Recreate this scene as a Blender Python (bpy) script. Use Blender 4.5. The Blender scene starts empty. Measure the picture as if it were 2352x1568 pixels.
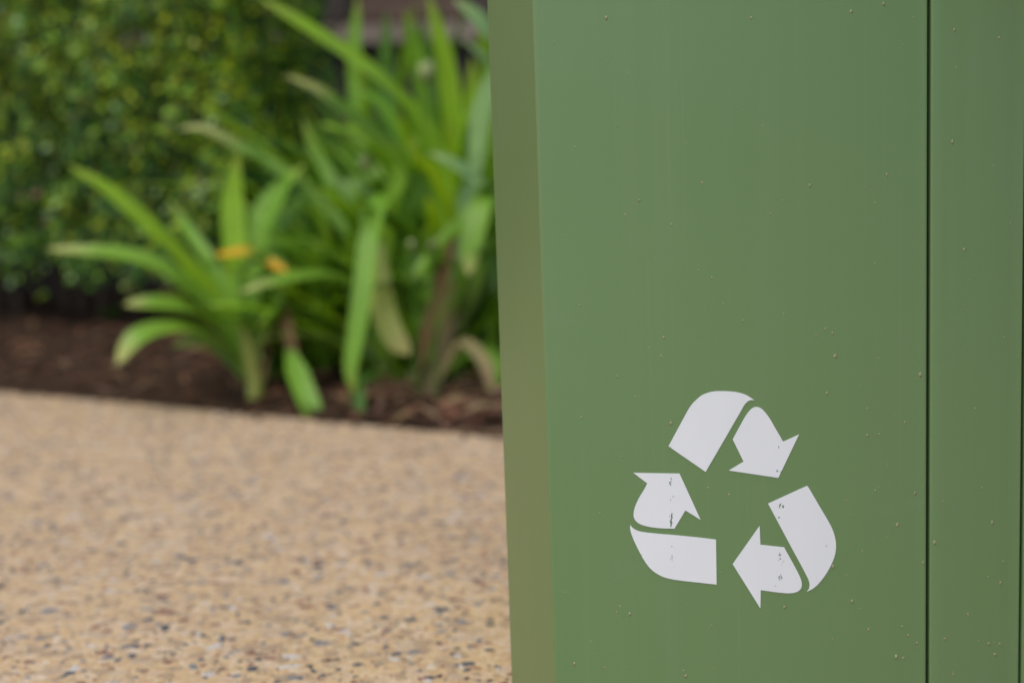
import bpy, bmesh, math, random
import numpy as np
from mathutils import Vector, Matrix, noise

random.seed(7)
rng = np.random.default_rng(7)
S = bpy.context.scene
COL = S.collection
R = math.radians

# ------------------------------------------------------------------ camera
CAM_H = 0.45
PITCH, ROLL = R(7.3), R(-2.0)
LENS, SENSOR = 50.0, 36.0
fwd = Vector((0, math.cos(PITCH), -math.sin(PITCH)))
u0 = Vector((0, math.sin(PITCH), math.cos(PITCH)))
r0 = Vector((1, 0, 0))
rgt = r0 * math.cos(ROLL) + u0 * math.sin(ROLL)
upv = -r0 * math.sin(ROLL) + u0 * math.cos(ROLL)
CAM = Vector((0, 0, CAM_H))
cam_data = bpy.data.cameras.new('camera')
cam = bpy.data.objects.new('camera', cam_data)
COL.objects.link(cam)
m = Matrix((rgt, upv, -fwd)).transposed().to_4x4()
m.translation = CAM
cam.matrix_world = m
cam_data.lens = LENS
cam_data.sensor_width = SENSOR
cam_data.sensor_fit = 'HORIZONTAL'
cam_data.clip_start = 0.02
cam_data.clip_end = 3000
cam_data.dof.use_dof = True
cam_data.dof.focus_distance = 1.012
cam_data.dof.aperture_fstop = 3.05
cam_data.dof.aperture_blades = 9
S.camera = cam

# ------------------------------------------------------------------ world, sun, exposure
SUN_DIR = Vector((-0.36, -0.50, 1.1)).normalized()      # towards the sun
w = bpy.data.worlds.new('World')
S.world = w
w.use_nodes = True
nt = w.node_tree
bg = nt.nodes['Background']
sky = nt.nodes.new('ShaderNodeTexSky')
sky.sky_type = 'NISHITA'
sky.sun_disc = False
sky.sun_elevation = math.asin(SUN_DIR.z)
sky.sun_rotation = math.atan2(SUN_DIR.x, SUN_DIR.y)
sky.dust_density = 1.5
nt.links.new(sky.outputs[0], bg.inputs[0])
bg.inputs[1].default_value = 0.12
sd = bpy.data.lights.new('sun', 'SUN')
sd.energy = 1.5
sd.angle = R(50)
sd.color = (1.0, 0.975, 0.94)
so = bpy.data.objects.new('sun', sd)
so.rotation_euler = SUN_DIR.to_track_quat('Z', 'Y').to_euler()
so.location = (0, 0, 8)
COL.objects.link(so)
S.view_settings.view_transform = 'Standard'
S.view_settings.look = 'None'
S.view_settings.gamma = 1
S.view_settings.use_curve_mapping = False
S.view_settings.exposure = 0.45
S.render.engine = 'CYCLES'
S.cycles.use_denoising = True
S.cycles.max_bounces = 8

# ------------------------------------------------------------------ helpers
F = 2352 * LENS / SENSOR      # focal length in units of a 2352 px wide picture


def ray(x, y):
    return fwd + rgt * ((x - 1176) / F) + upv * ((784 - y) / F)


def at(x, y, d):
    return CAM + ray(x, y) * d


def on_z(x, y, z=0.0):
    r = ray(x, y)
    return CAM + r * ((z - CAM.z) / r.z)


def link(name, me, mat=None, parent=None):
    o = bpy.data.objects.new(name, me)
    COL.objects.link(o)
    if mat is not None and len(me.materials) == 0:
        me.materials.append(mat)
    if parent is not None:
        o.parent = parent
    return o


def tag(o, label=None, cat=None, group=None, kind=None):
    if label: o['label'] = label
    if cat: o['category'] = cat
    if group: o['group'] = group
    if kind: o['kind'] = kind
    return o


def empty(name, loc=(0, 0, 0)):
    o = bpy.data.objects.new(name, None)
    o.empty_display_size = 0.1
    o.location = loc
    COL.objects.link(o)
    return o


def mesh_np(name, verts, faces, smooth=False, col=None):
    """verts (n,3), faces (m,k) numpy; col = per-face rgb"""
    me = bpy.data.meshes.new(name)
    k = faces.shape[1]
    me.vertices.add(len(verts))
    me.vertices.foreach_set('co', np.asarray(verts, dtype=np.float32).ravel())
    me.loops.add(faces.size)
    me.loops.foreach_set('vertex_index', faces.astype(np.int32).ravel())
    me.polygons.add(len(faces))
    me.polygons.foreach_set('loop_start', np.arange(0, faces.size, k, dtype=np.int32))
    me.update(calc_edges=True)
    me.validate()
    if smooth:
        me.polygons.foreach_set('use_smooth', np.ones(len(me.polygons), dtype=bool))
    if col is not None:
        a = me.attributes.new('tint', 'FLOAT_COLOR', 'FACE')
        c = np.ones((len(faces), 4), dtype=np.float32)
        c[:, :3] = col
        a.data.foreach_set('color', c.ravel())
    return me


def mesh_bm(name, bm, smooth=False):
    me = bpy.data.meshes.new(name)
    bm.to_mesh(me)
    bm.free()
    if smooth:
        for p in me.polygons: p.use_smooth = True
    return me


class NT:
    """small node-tree writer"""
    def __init__(s, name):
        s.m = bpy.data.materials.new(name)
        s.m.use_nodes = True
        s.t = s.m.node_tree
        s.b = s.t.nodes['Principled BSDF']
        s.out = s.t.nodes['Material Output']

    def n(s, typ, props=None, **ins):
        x = s.t.nodes.new(typ)
        for k, v in (props or {}).items(): setattr(x, k, v)
        for k, v in ins.items():
            s.set(x, k, v)
        return x

    def set(s, x, k, v):
        key = k
        if isinstance(k, str) and k not in x.inputs:
            key = k.replace('_', ' ')
        if isinstance(k, str) and k.startswith('i') and k[1:].isdigit():
            key = int(k[1:])
        i = x.inputs[key]
        if isinstance(v, bpy.types.NodeSocket):
            s.t.links.new(v, i)
        else:
            i.default_value = v

    def ramp(s, fac, stops, interp='LINEAR'):
        x = s.t.nodes.new('ShaderNodeValToRGB')
        x.color_ramp.interpolation = interp
        e = x.color_ramp.elements
        while len(e) < len(stops): e.new(0.5)
        for el, (p, c) in zip(e, stops):
            el.position = p
            el.color = (c[0], c[1], c[2], 1) if not isinstance(c, (int, float)) else (c, c, c, 1)
        s.t.links.new(fac, x.inputs[0])
        return x.outputs[0]

    def mix(s, fac, a, b, mode='MIX'):
        x = s.t.nodes.new('ShaderNodeMix')
        x.data_type = 'RGBA'
        x.blend_type = mode
        for idx, v in ((0, fac), (6, a), (7, b)):
            if isinstance(v, bpy.types.NodeSocket): s.t.links.new(v, x.inputs[idx])
            elif idx == 0: x.inputs[0].default_value = v
            else: x.inputs[idx].default_value = (v[0], v[1], v[2], 1)
        return x.outputs[2]

    def math(s, op, a, b=0.0, clamp=False):
        x = s.t.nodes.new('ShaderNodeMath')
        x.operation = op
        x.use_clamp = clamp
        for i, v in ((0, a), (1, b)):
            if isinstance(v, bpy.types.NodeSocket): s.t.links.new(v, x.inputs[i])
            else: x.inputs[i].default_value = v
        return x.outputs[0]

    def obj(s, scale=(1, 1, 1)):
        tc = s.t.nodes.new('ShaderNodeTexCoord')
        mp = s.t.nodes.new('ShaderNodeMapping')
        mp.inputs['Scale'].default_value = scale
        s.t.links.new(tc.outputs['Object'], mp.inputs[0])
        return mp.outputs[0]

    def noise(s, vec, scale, detail=4, rough=0.55):
        x = s.n('ShaderNodeTexNoise', None, Vector=vec, Scale=scale, Detail=detail, Roughness=rough)
        return x.outputs['Fac']

    def bump(s, h, strength, dist):
        x = s.n('ShaderNodeBump', None, Height=h, Strength=strength, Distance=dist)
        return x.outputs[0]


# ------------------------------------------------------------------ materials
def leafy(name, base_socket_fn, rough=0.42, trans=0.26, spec=0.34):
    n = NT(name)
    c = base_socket_fn(n)
    n.set(n.b, 'Base Color', c)
    n.b.inputs['Roughness'].default_value = rough
    n.b.inputs['Specular IOR Level'].default_value = spec
    tr = n.n('ShaderNodeBsdfTranslucent')
    tc = n.mix(1.0, c, (1.5, 1.35, 0.45), 'MULTIPLY')
    n.set(tr, 'Color', tc)
    mx = n.n('ShaderNodeMixShader')
    mx.inputs[0].default_value = trans
    n.t.links.new(n.b.outputs[0], mx.inputs[1])
    n.t.links.new(tr.outputs[0], mx.inputs[2])
    n.t.links.new(mx.outputs[0], n.out.inputs[0])
    return n.m


def strap_color(base, tip, tip_at=0.93, dark=0.75):
    def f(n):
        tc = n.t.nodes.new('ShaderNodeTexCoord')
        sep = n.n('ShaderNodeSeparateXYZ', None, Vector=tc.outputs['UV'])
        nz = n.noise(n.obj(), 14.0, 3)
        b = n.mix(nz, [v * dark for v in base], [v * 1.25 for v in base])
        # fine lengthwise veins
        wv = n.math('SINE', n.math('MULTIPLY', sep.outputs[1], 60.0))
        b = n.mix(n.math('MULTIPLY', n.math('ADD', wv, 1.0), 0.10), b, (0.32, 0.45, 0.12))
        st = n.noise(n.obj((30, 30, 30)), 1.0, 5, 0.7)
        b = n.mix(n.ramp(st, [(0.58, 0.0), (0.75, 0.5)]), b, (0.22, 0.27, 0.05))
        f1 = n.ramp(sep.outputs[0], [(max(0.0, tip_at - 0.14), 0.0), (tip_at, 0.75), (1.0, 1.0)])
        c = n.mix(f1, b, tip)
        f2 = n.ramp(sep.outputs[0], [(0.0, 1.0), (0.1, 0.0)])
        c = n.mix(n.math('MULTIPLY', f2, 0.6), c, (0.34, 0.36, 0.12))
        return c
    return f


M = {}
M['leaf'] = leafy('strap_leaf_green', strap_color((0.175, 0.37, 0.016), (0.32, 0.36, 0.06), 0.985))
M['leaf_bright'] = leafy('strap_leaf_bright', strap_color((0.26, 0.46, 0.008), (0.32, 0.38, 0.06), 0.99), trans=0.28)
M['leaf_tip'] = leafy('strap_leaf_yellow_tip', strap_color((0.19, 0.37, 0.025), (0.48, 0.47, 0.15), 0.93))
M['leaf_tip_long'] = leafy('strap_leaf_long_yellow_tip', strap_color((0.15, 0.30, 0.03), (0.50, 0.48, 0.17), 0.84))
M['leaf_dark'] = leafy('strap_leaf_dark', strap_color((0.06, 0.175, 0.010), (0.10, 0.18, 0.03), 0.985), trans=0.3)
M['leaf_pale'] = leafy('strap_leaf_pale', strap_color((0.26, 0.42, 0.15), (0.40, 0.46, 0.18), 0.97), rough=0.35)
M['leaf_yellow'] = leafy('strap_leaf_yellowing', strap_color((0.38, 0.41, 0.075), (0.44, 0.40, 0.12), 0.8))
M['leaf_orange'] = leafy('strap_leaf_orange', strap_color((0.14, 0.28, 0.02), (0.95, 0.47, 0.02), 0.74), trans=0.4)
M['leaf_brown'] = leafy('dry_leaf_brown', strap_color((0.20, 0.095, 0.055), (0.26, 0.14, 0.08), 0.7), rough=0.8, trans=0.15, spec=0.1)
M['seed'] = leafy('seed_head_and_glint', strap_color((0.30, 0.34, 0.14), (0.30, 0.32, 0.14), 0.9), rough=0.7, trans=0.1, spec=0.1)
M['straw'] = leafy('dry_leaf_straw', strap_color((0.23, 0.15, 0.085), (0.26, 0.17, 0.09), 0.7), rough=0.8, trans=0.1, spec=0.1)
M['leaf_tan'] = leafy('dry_leaf_tan', strap_color((0.36, 0.27, 0.13), (0.36, 0.25, 0.13), 0.8), rough=0.75, trans=0.2, spec=0.15)


def tint_fn(n):
    a = n.n('ShaderNodeAttribute', {'attribute_name': 'tint'})
    return a.outputs['Color']


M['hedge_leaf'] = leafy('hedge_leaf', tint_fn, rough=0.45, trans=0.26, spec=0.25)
M['litter'] = leafy('leaf_litter', tint_fn, rough=0.9, trans=0.08, spec=0.1)


def mat_hedge_single(name, c):
    def f(n):
        oi = n.n('ShaderNodeObjectInfo')
        return n.mix(oi.outputs['Random'], [v * 0.7 for v in c], [v * 1.3 for v in c])
    return leafy(name, f, rough=0.4, trans=0.26, spec=0.35)


M['hl_a'] = mat_hedge_single('hedge_leaf_young', (0.36, 0.46, 0.03))
M['hl_b'] = mat_hedge_single('hedge_leaf_green', (0.24, 0.44, 0.03))
M['hl_c'] = mat_hedge_single('hedge_leaf_grey_green', (0.24, 0.38, 0.14))
M['hl_d'] = mat_hedge_single('hedge_leaf_reddish', (0.20, 0.10, 0.06))

# bin paint: powder-coated green, chalky, faint vertical run marks
def bin_paint(name, ca, cb, spec):
    n = NT(name)
    v = n.obj()
    big = n.noise(v, 3.0, 3)
    streak = n.noise(n.obj((60, 60, 1.3)), 1.0, 3)
    streak2 = n.noise(n.obj((210, 210, 2.5)), 1.0, 2)
    c = n.mix(big, ca, cb)
    c = n.mix(n.ramp(streak, [(0.52, 0.0), (0.80, 0.13)]), c, (0.20, 0.27, 0.15))
    c = n.mix(n.ramp(streak2, [(0.62, 0.0), (0.78, 0.13)]), c, (0.24, 0.31, 0.19))
    smudge = n.noise(n.obj((9, 9, 14)), 1.0, 6, 0.75)
    c = n.mix(n.ramp(smudge, [(0.60, 0.0), (0.72, 0.22)]), c, (0.20, 0.25, 0.18))
    spots = n.noise(v, 420.0, 2)
    c = n.mix(n.ramp(spots, [(0.70, 0.0), (0.76, 0.4)]), c, (0.20, 0.22, 0.11))
    n.set(n.b, 'Base Color', c)
    n.set(n.b, 'Roughness', n.ramp(big, [(0.3, 0.33), (0.7, 0.41)]))
    n.b.inputs['Specular IOR Level'].default_value = spec
    n.set(n.b, 'Normal', n.bump(n.noise(v, 900.0, 2), 0.04, 0.0004))
    return n.m


M['paint'] = bin_paint('green_bin_paint', (0.131, 0.226, 0.086), (0.144, 0.239, 0.098), 0.45)
M['olive'] = bin_paint('olive_strip_tone', (0.148, 0.214, 0.070), (0.160, 0.225, 0.078), 0.6)  # corner strip coloured a little more olive than the door

n = NT('dark_bin_interior')
n.set(n.b, 'Base Color', n.mix(n.noise(n.obj(), 20), (0.008, 0.010, 0.007), (0.02, 0.022, 0.016)))
n.b.inputs['Roughness'].default_value = 0.8
M['dark'] = n.m

# white vinyl decal: small chips in two upright bands, rusty dots
n = NT('white_decal')
v = n.obj()
sx = n.n('ShaderNodeSeparateXYZ', None, Vector=v)
DECAL_BANDS = []          # filled in when the door frame is known
M['decal_nt'] = n

n = NT('dirt_speck')
n.set(n.b, 'Base Color', n.mix(n.noise(n.obj(), 160), (0.17, 0.18, 0.08), (0.36, 0.34, 0.22)))
n.b.inputs['Roughness'].default_value = 0.7
M['speck'] = n.m

# paving binder with fine sand-coloured grains
n = NT('exposed_aggregate')
v = n.obj()
vo1 = n.n('ShaderNodeTexVoronoi', None, Vector=v, Scale=330.0)
vo2 = n.n('ShaderNodeTexVoronoi', None, Vector=v, Scale=150.0)
s1 = n.n('ShaderNodeSeparateColor', None, Color=vo1.outputs['Color'])
s2 = n.n('ShaderNodeSeparateColor', None, Color=vo2.outputs['Color'])
sand = n.ramp(s1.outputs[0], [(0.0, (0.36, 0.22, 0.12)), (0.25, (0.54, 0.36, 0.185)), (0.6, (0.64, 0.445, 0.235)), (0.85, (0.70, 0.52, 0.30)), (1.0, (0.70, 0.55, 0.39))])
grit = n.ramp(s2.outputs[0], [(0.0, (0.48, 0.25, 0.14)), (0.2, (0.59, 0.37, 0.185)), (0.75, (0.64, 0.44, 0.225)), (0.93, (0.68, 0.50, 0.33)), (1.0, (0.72, 0.61, 0.51))])
c = n.mix(0.5, sand, grit)
dk = n.ramp(s2.outputs[1], [(0.95, 0.0), (0.97, 0.5)], 'LINEAR')
c = n.mix(dk, c, (0.16, 0.14, 0.13))
vo3 = n.n('ShaderNodeTexVoronoi', None, Vector=v, Scale=62.0)
s3 = n.n('ShaderNodeSeparateColor', None, Color=vo3.outputs['Color'])
c = n.mix(n.ramp(s3.outputs[0], [(0.0, 0.75), (0.38, 0.0)]), c, (0.32, 0.225, 0.15))
c = n.mix(n.ramp(s3.outputs[1], [(0.72, 0.0), (0.9, 0.45)]), c, (0.66, 0.50, 0.36))
patch = n.noise(v, 5.0, 4)
c = n.mix(n.ramp(patch, [(0.35, 0.25), (0.6, 0.0)]), c, (0.44, 0.29, 0.16))
n.set(n.b, 'Base Color', c)
n.b.inputs['Roughness'].default_value = 0.85
n.b.inputs['Specular IOR Level'].default_value = 0.25
h = n.math('ADD', n.math('MULTIPLY', vo1.outputs['Distance'], -1.0), n.math('MULTIPLY', vo2.outputs['Distance'], -0.7))
n.set(n.b, 'Normal', n.bump(h, 0.6, 0.0014))
M['paving'] = n.m


def mat_plain(name, a, b, scale, rough=0.8, bump=0.0, spec=0.3):
    n = NT(name)
    v = n.obj()
    nz = n.noise(v, scale, 5, 0.6)
    n.set(n.b, 'Base Color', n.mix(n.ramp(nz, [(0.3, 0.0), (0.7, 1.0)]), a, b))
    n.b.inputs['Roughness'].default_value = rough
    n.b.inputs['Specular IOR Level'].default_value = spec
    if bump: n.set(n.b, 'Normal', n.bump(nz, 0.8, bump))
    return n.m


CHIP_MATS = [
    mat_plain('chip_slate', (0.060, 0.066, 0.074), (0.11, 0.117, 0.126), 300, 0.7),
    mat_plain('chip_grey', (0.16, 0.155, 0.15), (0.25, 0.24, 0.225), 300, 0.75),
    mat_plain('chip_red_brown', (0.20, 0.085, 0.055), (0.30, 0.15, 0.10), 300, 0.75),
    mat_plain('chip_white', (0.50, 0.43, 0.36), (0.62, 0.55, 0.47), 300, 0.6),
    mat_plain('chip_tan', (0.34, 0.225, 0.135), (0.48, 0.33, 0.20), 300, 0.75),
    mat_plain('chip_charcoal', (0.035, 0.034, 0.034), (0.075, 0.07, 0.07), 300, 0.65),
]
M['soil'] = mat_plain('garden_soil', (0.020, 0.011, 0.006), (0.076, 0.043, 0.025), 45, 0.95, 0.012, 0.1)
M['clod'] = mat_plain('soil_clod', (0.028, 0.017, 0.010), (0.11, 0.068, 0.042), 30, 0.95, 0.004, 0.1)
M['ground'] = mat_plain('far_ground', (0.09, 0.075, 0.05), (0.13, 0.11, 0.07), 3, 0.95, 0.02, 0.1)
M['bark'] = mat_plain('hedge_bark', (0.07, 0.05, 0.035), (0.15, 0.11, 0.08), 60, 0.9, 0.004, 0.1)
M['ledge'] = mat_plain('pink_grey_ledge_stone', (0.30, 0.225, 0.17), (0.38, 0.30, 0.24), 14, 0.85, 0.003, 0.2)
M['wall'] = mat_plain('wall_mortar', (0.06, 0.048, 0.04), (0.10, 0.08, 0.07), 20, 0.9, 0.004, 0.2)
STONE = [mat_plain('wall_stone_dark', (0.05, 0.043, 0.036), (0.10, 0.08, 0.07), 15, 0.9, 0.006, 0.2),
         mat_plain('wall_stone_brown', (0.11, 0.07, 0.055), (0.17, 0.115, 0.09), 15, 0.9, 0.006, 0.2),
         mat_plain('wall_stone_grey', (0.13, 0.125, 0.11), (0.20, 0.19, 0.17), 15, 0.9, 0.006, 0.2)]

# ------------------------------------------------------------------ ground, paving, bed
EA, EB = on_z(0, 897), on_z(1150, 1003)          # back edge of the paving
ed = (EB - EA); ed.z = 0; ed.normalize()         # along the edge, to the right and nearer
eb = Vector((-ed.y, ed.x, 0))                    # away from the paving, into the bed
if eb.y < 0: eb = -eb


def bed(s, t, z=0.0):
    """s metres along the edge from EA, t metres into the bed"""
    p = EA + ed * s + eb * t
    return Vector((p.x, p.y, z))


def bed_st(p):
    q = p - EA
    return q.x * ed.x + q.y * ed.y, q.x * eb.x + q.y * eb.y


def soil_z(s, t):
    z = -0.018 + 0.075 * min(1.0, max(0.0, t) / 0.6)
    z += 0.016 * noise.noise(Vector((s * 6, t * 6, 0.3))) + 0.007 * noise.noise(Vector((s * 25, t * 25, 1.3)))
    z += 0.004 * noise.noise(Vector((s * 70, t * 70, 4.3)))
    return z - 0.02 * max(0.0, 1 - max(0.0, t) / 0.05) * 0.3


bm = bmesh.new()
bmesh.ops.create_grid(bm, x_segments=1, y_segments=1, size=900)
o = link('ground', mesh_bm('ground', bm), M['ground'])
o.location = (0, 0, -0.16)
tag(o, kind='structure')

# paving slab
bm = bmesh.new()
L0, L1 = -7.0, 6.0
near = 7.0
top = [bed(L0, 0), bed(L1, 0), bed(L1, -near), bed(L0, -near)]
vs = [bm.verts.new(p) for p in top]
vb = [bm.verts.new(p - Vector((0, 0, 0.12))) for p in top]
bm.faces.new(vs); bm.faces.new(vb[::-1])
for i in range(4):
    j = (i + 1) % 4
    bm.faces.new((vs[j], vs[i], vb[i], vb[j]))
bmesh.ops.recalc_face_normals(bm, faces=bm.faces)
bmesh.ops.bevel(bm, geom=[e for e in bm.edges if all(abs(v.co.z) < 1e-5 for v in e.verts)], offset=0.006, segments=2, affect='EDGES')
paving = link('pavement', mesh_bm('pavement', bm), M['paving'])
tag(paving, kind='structure')


# aggregate chips: flattened irregular stones bedded in the surface
def chip_template(seed, k=7):
    r = np.random.default_rng(seed)
    a = np.sort(r.uniform(0, 2 * np.pi, k) * 0.35 + np.arange(k) * 2 * np.pi / k)
    rad = r.uniform(0.72, 1.1, k)
    ring = np.stack([np.cos(a) * rad, np.sin(a) * rad, np.full(k, -0.3)], 1)
    ring2 = ring * np.array([0.72, 0.72, 0]) + np.array([0, 0, 1.0]) * r.uniform(0.7, 1.0, k)[:, None]
    vts = np.vstack([ring, ring2])
    f = []
    for i in range(k):
        j = (i + 1) % k
        f += [(i, j, k + j), (i, k + j, k + i)]
    for i in range(1, k - 1):
        f.append((k, k + i, k + i + 1))
    return vts, np.array(f)


chips = [chip_template(s) for s in range(10)]
spec = []
tries = 0
while len(spec) < 19000 and tries < 240000:
    tries += 1
    px, py = random.uniform(-140, 1330), random.uniform(880, 1660)
    # sample evenly over the ground, a margin round the visible part
    x, y = random.uniform(-1.9, 0.7), random.uniform(0.75, 3.4)
    p = Vector((x, y, 0))
    s, t = bed_st(p)
    if t > -0.008: continue
    if abs(x) > 0.62 * y + 0.15: continue
    sz = min(0.011, random.lognormvariate(math.log(0.0042), 0.45))
    kind = random.choices(range(6), (20, 20, 18, 9, 36, 7))[0]
    if kind in (3, 4): sz *= 1.15
    spec.append((x, y, sz, random.uniform(0, 6.283), random.uniform(0.45, 1.0), kind, random.randrange(10)))


def project(p):
    q = p - CAM
    d = q.dot(fwd)
    return 1176 + F * q.dot(rgt) / d, 784 - F * q.dot(upv) / d, d


def in_view(p, mg=0):
    x, y, d = project(p)
    return d > 0 and -mg < x < 1160 + mg and -mg < y < 1568 + mg, d


scored = []
for i, c_ in enumerate(spec):
    v_, d = in_view(Vector((c_[0], c_[1], 0)))
    scored.append((c_[2] / d if v_ else -1, i))
scored.sort(reverse=True)
solo = {i for sc_, i in scored[:300] if sc_ > 0}
chip_me = {}
bulk = {k: ([], [], 0) for k in range(6)}
bv, bf, bmats, nv = [], [], [], 0
for i, (x, y, sz, rot, asp, kind, tpl) in enumerate(spec):
    tv, tf = chips[tpl]
    if i in solo:
        key = (tpl, kind)
        if key not in chip_me:
            me = mesh_np('pebble', tv, tf)
            me.materials.append(CHIP_MATS[kind])
            chip_me[key] = me
        o = link('pebble', chip_me[key], None, paving)
        o.location = (x, y, 0)
        o.rotation_euler = (0, 0, rot)
        o.scale = (sz, sz * asp, 0.0009)
    else:
        c0, s0 = math.cos(rot), math.sin(rot)
        q = tv * np.array([sz, sz * asp, 0.0008])
        qq = np.stack([q[:, 0] * c0 - q[:, 1] * s0 + x, q[:, 0] * s0 + q[:, 1] * c0 + y, q[:, 2]], 1)
        bv.append(qq); bf.append(tf + nv); nv += len(tv)
        bmats += [kind] * len(tf)
me = mesh_np('aggregate', np.vstack(bv), np.vstack(bf))
for mm in CHIP_MATS: me.materials.append(mm)
me.polygons.foreach_set('material_index', np.array(bmats, dtype=np.int32))
tag(link('aggregate', me, None, paving), kind='stuff')

# soil bed
nx, ny = 240, 110
ss = np.linspace(-3.2, 4.2, nx)
tt = np.concatenate([np.linspace(0.0, 1.1, 80), np.linspace(1.15, 4.0, ny - 80)])
vts = np.array([bed(s, t, soil_z(s, t)) for t in tt for s in ss])
fc = np.array([(j * nx + i, j * nx + i + 1, (j + 1) * nx + i + 1, (j + 1) * nx + i) for j in range(ny - 1) for i in range(nx - 1)])
soil = link('planting_bed', mesh_np('planting_bed', vts, fc, True), M['soil'])
tag(soil, kind='structure')

# clods and crumbs in the soil
bv, bf, nv = [], [], 0
ico = bmesh.new(); bmesh.ops.create_icosphere(ico, subdivisions=1, radius=1)
iv = np.array([v.co for v in ico.verts]); itf = np.array([[v.index for v in f.verts] for f in ico.faces]); ico.free()
for i in range(3600):
    s, t = random.uniform(-1.3, 2.2), random.uniform(0.01, 1.0) ** 1.3
    edge_crumb = i % 9 == 0
    if edge_crumb: t = -random.expovariate(1 / .018)
    r_ = min(0.017, random.lognormvariate(math.log(0.0048 if not edge_crumb else 0.0022), 0.5))
    q = iv * rng.uniform(0.65, 1.2, (12, 1)) * np.array([r_ * random.uniform(0.8, 1.5), r_, r_ * 0.75])
    bv.append(q + np.array(bed(s, t, (soil_z(s, t) if t > 0 else .001) + r_ * 0.2)))
    bf.append(itf + nv); nv += 12
tag(link('soil_clods', mesh_np('soil_clods', np.vstack(bv), np.vstack(bf)), M['clod'], soil), kind='stuff')


# ------------------------------------------------------------------ leaf ribbons
def catmull(P, n):
    P = [Vector(p) for p in P]
    out = []
    m_ = len(P) - 1
    for k in range(n + 1):
        f = k / n * m_
        i = min(int(f), m_ - 1); t = f - i
        p0 = P[i - 1] if i > 0 else P[0] * 2 - P[1]
        p1, p2 = P[i], P[i + 1]
        p3 = P[i + 2] if i + 2 <= m_ else P[m_] * 2 - P[m_ - 1]
        out.append(0.5 * (2 * p1 + (p2 - p0) * t + (2 * p0 - 5 * p1 + 4 * p2 - p3) * t * t + (3 * p1 - p0 - 3 * p2 + p3) * t ** 3))
    return out


def ribbon(P, width, seg=16, face=None, fold=0.28, base_w=0.55, blunt=0.0, twist=0.0, name='leaf'):
    """a strap leaf from base to tip with a keeled cross-section; UV u runs along it"""
    pts = catmull(P, seg)
    vts, uv = [], []
    for k, p in enumerate(pts):
        t = k / seg
        tan = (pts[min(k + 1, seg)] - pts[max(k - 1, 0)]).normalized()
        fdir = (face(p) if face else (CAM - p).normalized() * 0.6 + Vector((-0.15, 0, 0.85)))
        side = tan.cross(fdir)
        if side.length < 1e-5: side = tan.cross(Vector((0.3, 0.2, 1)))
        side.normalize()
        if twist:
            side = Matrix.Rotation(twist * t, 3, tan) @ side
        nrm = side.cross(tan).normalized()
        wprof = (base_w + (1 - base_w) * min(1, t / 0.35)) * (1 - max(0, (t - 0.6) / 0.4) ** (2.2 + blunt * 3)) ** 0.75
        hw = max(0.0006, width * 0.5 * wprof)
        for q, (a, b) in enumerate(((-1, 1), (-0.5, 0.3), (0, 0), (0.5, 0.3), (1, 1))):
            vts.append(p + side * (a * hw) + nrm * (b * hw * fold))
            uv.append((t, q / 4))
    fcs = []
    for k in range(seg):
        for q in range(4):
            fcs.append((k * 5 + q, k * 5 + q + 1, (k + 1) * 5 + q + 1, (k + 1) * 5 + q))
    me = bpy.data.meshes.new(name)
    me.from_pydata([tuple(v) for v in vts], [], fcs)
    ul = me.uv_layers.new(name='UVMap')
    for lp in me.loops:
        ul.data[lp.index].uv = uv[lp.vertex_index]
    for p in me.polygons: p.use_smooth = True
    return me


def px_leaf(plant, pts, wpx, mat='leaf', label=None, **kw):
    """leaf whose course is given as picture points with distances; base first"""
    P = [at(x, y, d) for x, y, d in pts]
    dm = sum(p[2] for p in pts) / len(pts)
    me = ribbon(P, wpx / F * dm * 0.96, **kw)
    inv = plant.matrix_world.inverted()
    me.transform(Matrix.Translation(-plant.location))
    o = link('leaf', me, M[mat], plant)
    if label: o['label'] = label
    return o


def free_leaf(plant, base, az, elev, length, width, droop, mat, fold=0.3):
    """arching leaf grown from base in azimuth az"""
    P = [base.copy()]
    p = base.copy(); e = elev
    n_ = 6
    for k in range(n_):
        d = Vector((math.cos(az) * math.cos(e), math.sin(az) * math.cos(e), math.sin(e)))
        p = p + d * (length / n_)
        P.append(p.copy())
        e -= droop / n_ * (0.5 + k / n_)
    sd_ = Vector((-math.sin(az), math.cos(az), 0))
    me = ribbon(P, width, seg=12, face=lambda q: Vector((-math.cos(az) * 0.6, -math.sin(az) * 0.6, 1)), fold=fold, twist=random.uniform(-0.5, 0.5))
    me.transform(Matrix.Translation(-plant.location))
    return link('leaf', me, M[mat], plant)


def plant(name, base, label, group='strap-leaved plants in the bed'):
    o = empty(name, base)
    tag(o, label, 'plant', group)
    return o


def pseudostem(pl, pts, wpx, mat, name='stem'):
    """a thick leafy base: tapered tube through picture points"""
    P = catmull([at(*p) for p in pts], 10)
    bm = bmesh.new()
    rings = []
    for k, p in enumerate(P):
        tan = (P[min(k + 1, 10)] - P[max(k - 1, 0)]).normalized()
        a = tan.orthogonal().normalized(); b = tan.cross(a)
        r_ = wpx / F * 0.5 * pts[0][2] * (1.0 - 0.35 * k / 10)
        rings.append([bm.verts.new(p + a * (math.cos(q * math.pi / 5) * r_) + b * (math.sin(q * math.pi / 5) * r_)) for q in range(10)])
    for k in range(10):
        for q in range(10):
            bm.faces.new((rings[k][q], rings[k][(q + 1) % 10], rings[k + 1][(q + 1) % 10], rings[k + 1][q]))
    bmesh.ops.recalc_face_normals(bm, faces=bm.faces)
    me = mesh_bm(name, bm, True)
    me.uv_layers.new(name='UVMap')
    me.transform(Matrix.Translation(-pl.location))
    return link(name, me, M[mat], pl)


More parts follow.
